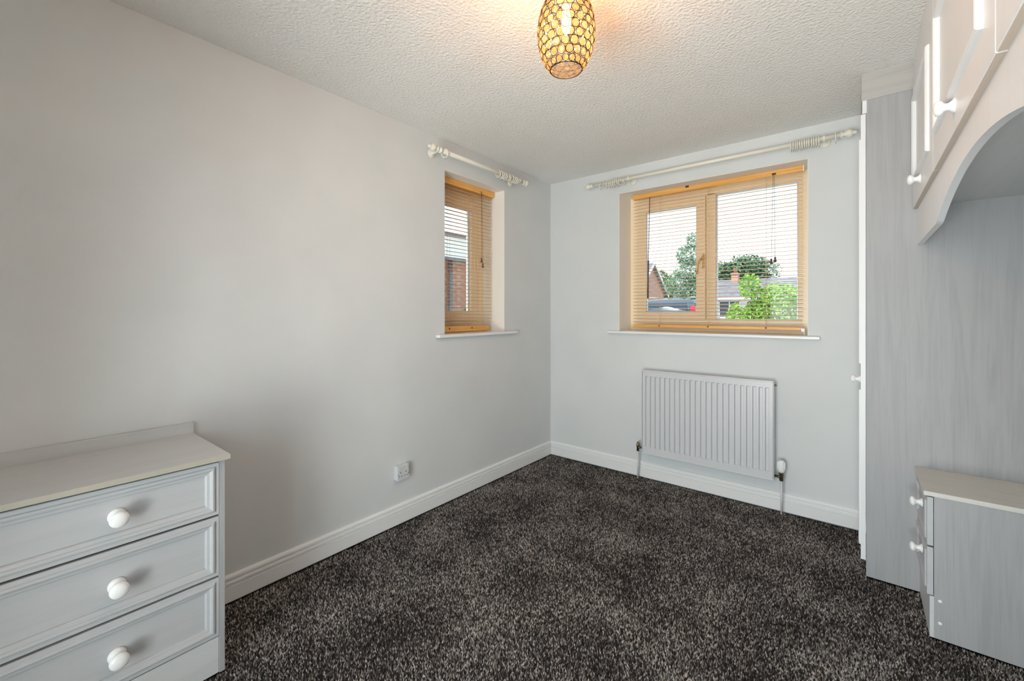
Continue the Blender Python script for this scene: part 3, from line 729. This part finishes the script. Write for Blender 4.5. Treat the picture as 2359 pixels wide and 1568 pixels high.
# --- houses
def gable_house(name, label, x0, x1, y0, y1, ze, zr, wallm, chim=None, wins=(), axis='x'):
    """ridge runs along x; gable ends face -x and +x"""
    t = thing(name, ((x0 + x1) / 2, (y0 + y1) / 2, GZ), label, 'house'); ym = (y0 + y1) / 2
    mb = MB(); mb.prism([(y0, GZ), (y1, GZ), (y1, ze), (ym, zr - .02), (y0, ze)], x0, x1, lambda p, q, a: (a, p, q))
    build('walls', mb, wallm, t)
    for sgn, ya in ((-1, y0), (1, y1)):
        mb = MB(); k = (zr - ze) / (abs(ya - ym)); yo = ya + sgn * .3; zo = ze - k * .3
        for i in range(12):                                      # courses of tiles, each lapping the next
            a, b = i / 12, (i + 1) / 12
            ya_, za_ = ym + (yo - ym) * a, zr + (zo - zr) * a; yb_, zb_ = ym + (yo - ym) * b, zr + (zo - zr) * b
            pts = []
            for x in (x0 - .2, x1 + .2): pts += [(x, ya_, za_ + .03), (x, yb_, zb_ + .09), (x, yb_, zb_ + .0), (x, ya_, za_ - .03)]
            mb.poly(pts, [(0, 1, 2, 3), (7, 6, 5, 4), (0, 4, 5, 1), (1, 5, 6, 2), (2, 6, 7, 3), (3, 7, 4, 0)])
        build('roof_slope', mb, M['tile'], t)
    for xg, s_ in ((x0, -1), (x1, 1)):
        mb = MB()
        for yo in (y0 - .3, y1 + .3):
            zo = ze - (zr - ze) / (ym - y0) * .3
            a = Vector((xg + s_ * .21, ym, zr + .08)); b = Vector((xg + s_ * .21, yo, zo + .05)); dn = Vector((0, 0, -.2)); ou = Vector((s_ * .03, 0, 0))
            mb.poly([a, b, b + dn, a + dn, a + ou, b + ou, b + dn + ou, a + dn + ou], [(0, 1, 2, 3), (7, 6, 5, 4), (0, 4, 5, 1), (1, 5, 6, 2), (2, 6, 7, 3), (3, 7, 4, 0)])
        build('bargeboard', mb, M['whitebd'], t)
    build('gutter', MB().box(x0 - .2, x1 + .2, y0 - .42, y0 - .3, ze - .2, ze - .08), M['whitebd'], t)
    for wx, wz, ww, wh in wins:
        fr = MB(); yy = y0 - .03
        fr.box(wx, wx + ww, yy, y0 + .02, wz, wz + .07).box(wx, wx + ww, yy, y0 + .02, wz + wh - .07, wz + wh).box(wx, wx + .07, yy, y0 + .02, wz, wz + wh).box(wx + ww - .07, wx + ww, yy, y0 + .02, wz, wz + wh).box(wx + ww / 2 - .03, wx + ww / 2 + .03, yy, y0 + .02, wz, wz + wh)
        wo = build('window', fr, M['whitebd'], t)
        build('pane', MB().box(wx + .07, wx + ww - .07, y0 - .012, y0 - .006, wz + .07, wz + wh - .07), M['carglass'], wo)
    if chim:
        cx_, cy_, zt_ = chim
        build('chimney', MB().box(cx_ - .22, cx_ + .22, cy_ - .22, cy_ + .22, zr - .6, zt_).box(cx_ - .26, cx_ + .26, cy_ - .26, cy_ + .26, zt_ - .12, zt_ - .02), M['brickwall'], t)
        build('chimney_pot', MB().lathe([(0, .12), (.3, .10), (.34, .12)], (cx_, cy_, zt_), (0, 0, 1), 12), M['brick'], t)
    return t
gable_house('brick_house', 'red brick house with pale sloping gable edge, seen far left through the large window', -14, -7.24, 22.5, 26.6, 2.53, 4.15, M['brickwall'], None, [(-12, .7, 1.6, 1.1)])
gable_house('bungalow', 'low grey-roofed house between the brick gable and the tall tree', -14, -7.6, 31.5, 38, 2.1, 3.5, M['render'], None, [(-9.6, .8, 1.4, 1.1), (-12, .8, 1.4, 1.1)])
gable_house('bungalow', 'white walled house with slate roof and red chimney behind the lime green shrub', -7.0, -.6, 31, 37.5, 2.3, 3.6, M['render'], (-4.62, 33.6, 4.05), [(-5.1, .9, 1.3, 1.15), (-3.2, .9, 1.3, 1.15)])

# --- neighbour's flat-roofed brick garage seen through the small window
nb = thing('brick_garage', (-5.6, 6.0, GZ), 'flat roofed red brick building with deep white fascia outside the small window', 'building')
NX = -4.0
build('walls', MB().box(-8, NX - .10, 2.5, 9.4, GZ, 2.25), M['brickwall'], nb)
build('mortar_bed', MB().box(NX - .10, NX - .008, 2.5, 9.4, GZ, 2.25), M['mortar'], nb)
build('fascia_board', MB().box(NX - .02, NX + .16, 2.3, 9.6, 2.30, 2.70), M['whitebd'], nb)
build('soffit_trim', MB().box(NX - .02, NX + .165, 2.3, 9.6, 2.245, 2.30), M['carpaint2'], nb)
build('roof_edge', MB().box(-8.2, NX + .20, 2.25, 9.65, 2.70, 2.76), M['carpaint2'], nb)
build('downpipe', MB().tube([(NX + .06, 5.66, GZ), (NX + .06, 5.66, 2.25)], .04, 10), M['carpaint2'], nb)
bmh = bmesh.new(); bmesh.ops.create_cube(bmh, size=1)
for v in bmh.verts: v.co = Vector((v.co.x * .10, v.co.y * .215, v.co.z * .065))
bk = bpy.data.meshes.new('brick'); bmh.to_mesh(bk); bmh.free(); bk.materials.append(M['brick'])
near, far = [], []
row = 0; z = GZ + .04
while z < 2.2:
    y = 2.62 + (.1125 if row % 2 else 0)
    while y < 9.3:
        (near if (5.35 < y < 6.7 and z > .55) else far).append((y, z))
        y += .225
    z += .075; row += 1
near = near[:300] if len(near) > 300 else near
for y, z in near:
    put('brick', bk, nb, (NX - .05 + random.uniform(-.002, .003) + 5.6, y - 6.0, z - GZ))
mb = MB()
for y, z in far: mb.box(NX - .1, NX, y - .1075, y + .1075, z - .0325, z + .0325)
o = build('brickwork', mb, M['brick'], nb); o['kind'] = 'stuff'

# --- garden wall, shrub, trees
build_wall = thing('garden_wall', (1.6, 14.4, GZ), 'low red brick garden wall behind the lime green shrub', 'wall')
build('wall_body', MB().box(-.9, 5.5, 14.3, 14.52, GZ, 1.12), M['brickwall'], build_wall)
build('coping', MB().box(-.95, 5.55, 14.26, 14.56, 1.12, 1.19), M['brick'], build_wall)

tree('shrub', .86, 9.3, 'bright lime green shrub filling the right pane of the large window', 'shrub',
     blobs(.90, 9.3, 1.0, .75, .7, .95, 14, .75, .42) + [(.55, 9.1, 1.75, .2, .2, .25), (.35, 9.0, 1.1, .2, .2, .35), (1.5, 9.6, 1.55, .35, .3, .3), (.4, 9.0, .9, .25, .25, .3), (1.0, 9.2, 1.55, .4, .3, .25)], 17000, .036, M['leaf_lime'], .05, .9)
tree('tree', -4.5, 23.0, 'tall ragged green tree in the left pane of the large window', 'tree',
     [(-4.4, 23, 4.9, .38, .4, .5), (-4.6, 23, 4.2, .7, .7, .6), (-4.5, 23, 3.4, .95, .9, .7), (-5.0, 23.1, 2.7, 1.0, .9, .7), (-4.3, 23, 2.3, 1.0, .9, .8), (-4.2, 23, 1.4, 1, .9, .8)], 6500, .07, M['leaf_sil'], .15, 3.5)
tree('tree', -7.7, 28.3, 'small yellowish green tree beside the brick gable', 'tree', blobs(-7.75, 28.3, 3.1, .95, .9, 1.2, 9, .6, .5), 5000, .08, M['leaf_mid'], .12, 2)
tree('tree', -5.6, 41, 'broad dark green tree above the slate roof in the right pane', 'tree', blobs(-5.7, 41, 4.1, 3.6, 2, 2.3, 16, .6, .5), 12000, .14, M['leaf_dark'], .3, 3)
tree('tree', -1.2, 46, 'pale distant tree at the right edge of the large window', 'tree', blobs(-.9, 46, 3.3, 2.2, 2, 1.9, 12, .6, .5), 6000, .12, M['leaf_pale'], .25, 2)
tree('shrub', -3.55, 5.75, 'small leafy bush at the foot of the brick wall outside the small window', 'shrub', blobs(-3.55, 5.62, .95, .22, .3, .55, 8, .6, .5), 2500, .03, M['leaf_mid'], .03, .7)

# --- parked car, rear towards the house
car = thing('car', (-2.2, 14.6, GZ), 'dark blue-grey car parked with its rear and red lamp towards the large window', 'car')
cxm, yr, g0 = -2.22, 12.4, GZ
def loft(mb, st, smooth=True):
    """st: list of (y, [(x, z) half section from centre bottom outwards and over to centre top])"""
    rings = []
    for y, sec in st:
        full = [(x, z_) for x, z_ in sec] + [(-x, z_) for x, z_ in sec[::-1]]
        rings.append([mb.bm.verts.new((cxm + x, yr + y, g0 + z_)) for x, z_ in full])
    n = len(rings[0])
    for p, q in zip(rings, rings[1:]):
        for i in range(n):
            f_ = mb.bm.faces.new((p[i], p[(i + 1) % n], q[(i + 1) % n], q[i])); f_.smooth = smooth
    mb.bm.faces.new(rings[0][::-1]); mb.bm.faces.new(rings[-1]); return mb
def low(wd, zb, zt): return [(.05, zb), (wd - .08, zb), (wd, zb + .12), (wd, zt - .12), (wd - .05, zt), (.05, zt + .01)]
build('body', loft(MB(), [(0, low(.80, .42, .98)), (.08, low(.87, .36, 1.03)), (.6, low(.90, .30, 1.04)), (3.0, low(.90, .30, 1.02)), (3.5, low(.90, .30, 1.0)), (4.2, low(.88, .32, .93)), (4.5, low(.76, .40, .78))]), M['carpaint'], car)
def up(wb, wt, zb, zt): return [(.05, zb), (wb, zb), (wt + .03, zt - .10), (wt - .06, zt - .02), (.05, zt)]
build('cabin', loft(MB(), [(.05, up(.83, .60, 1.0, 1.30)), (.22, up(.84, .66, 1.0, 1.78)), (.5, up(.85, .67, 1.0, 1.84)), (1.8, up(.86, .68, 1.0, 1.85)), (2.5, up(.86, .66, 1.0, 1.76)), (3.35, up(.84, .62, 1.0, 1.08))]), M['carpaint'], car)
build('rear_window', MB().poly([(cxm - .72, yr + .03, g0 + 1.16), (cxm + .72, yr + .03, g0 + 1.16), (cxm + .58, yr + .185, g0 + 1.70), (cxm - .58, yr + .185, g0 + 1.70), (cxm - .72, yr + .10, g0 + 1.16), (cxm + .72, yr + .10, g0 + 1.16), (cxm + .58, yr + .26, g0 + 1.70), (cxm - .58, yr + .26, g0 + 1.70)], [(0, 1, 2, 3), (7, 6, 5, 4), (0, 4, 5, 1), (1, 5, 6, 2), (2, 6, 7, 3), (3, 7, 4, 0)]), M['carglass'], car)
for s_ in (-1, 1):
    for ya, yb in ((.5, 1.25), (1.32, 2.25), (2.3, 2.85)):
        zt_ = 1.70 if yb < 2.6 else 1.42
        x0_ = cxm + s_ * .855; x1_ = cxm + s_ * .735; xi = -s_ * .06
        za = 1.70 if ya < 2.28 else 1.68
        mb = MB().poly([(x0_, yr + ya, g0 + 1.07), (x0_, yr + yb, g0 + 1.07), (x1_ + (0 if yb < 2.6 else s_ * .06), yr + yb, g0 + zt_), (x1_, yr + ya, g0 + za)] +
                       [(x0_ + xi, yr + ya, g0 + 1.07), (x0_ + xi, yr + yb, g0 + 1.07), (x1_ + xi + (0 if yb < 2.6 else s_ * .06), yr + yb, g0 + zt_), (x1_ + xi, yr + ya, g0 + za)], [(0, 1, 2, 3), (7, 6, 5, 4), (0, 4, 5, 1), (1, 5, 6, 2), (2, 6, 7, 3), (3, 7, 4, 0)])
        build('side_window', mb, M['carglass'], car)
    build('tail_lamp', MB().box(cxm + s_ * .79 - .07, cxm + s_ * .79 + .07, yr - .0, yr + .16, g0 + .95, g0 + 1.62, .04), M['tail'], car)
    build('roof_rail', MB().tube([(cxm + s_ * .60, yr + .4, g0 + 1.84), (cxm + s_ * .60, yr + .5, g0 + 1.89), (cxm + s_ * .60, yr + 2.0, g0 + 1.89), (cxm + s_ * .60, yr + 2.1, g0 + 1.83)], .015, 8), M['chrome'], car)
    build('door_mirror', MB().box(cxm + s_ * .98 - .1, cxm + s_ * .98 + .1, yr + 2.75, yr + 2.87, g0 + 1.0, g0 + 1.15, .04), M['carpaint'], car)
    for wy in (.8, 3.6):
        wh = build('wheel', MB().lathe([(-.11, .25), (-.10, .33), (.10, .33), (.11, .25)], (cxm + s_ * .80, yr + wy, g0 + .33), (1, 0, 0), 24), M['tyre'], car)
        build('hub', MB().lathe([(0, .20), (.02, .19), (.03, .06)], (cxm + s_ * .90, yr + wy, g0 + .33), (s_, 0, 0), 10), M['silver'], wh)
build('number_plate', MB().box(cxm - .26, cxm + .26, yr - .03, yr + .02, g0 + .78, g0 + .89), mat('yellow plate', (.7, .55, .1), .4), car)
build('rear_bumper', MB().box(cxm - .82, cxm + .82, yr - .06, yr + .15, g0 + .38, g0 + .62, .05), M['tyre'], car)
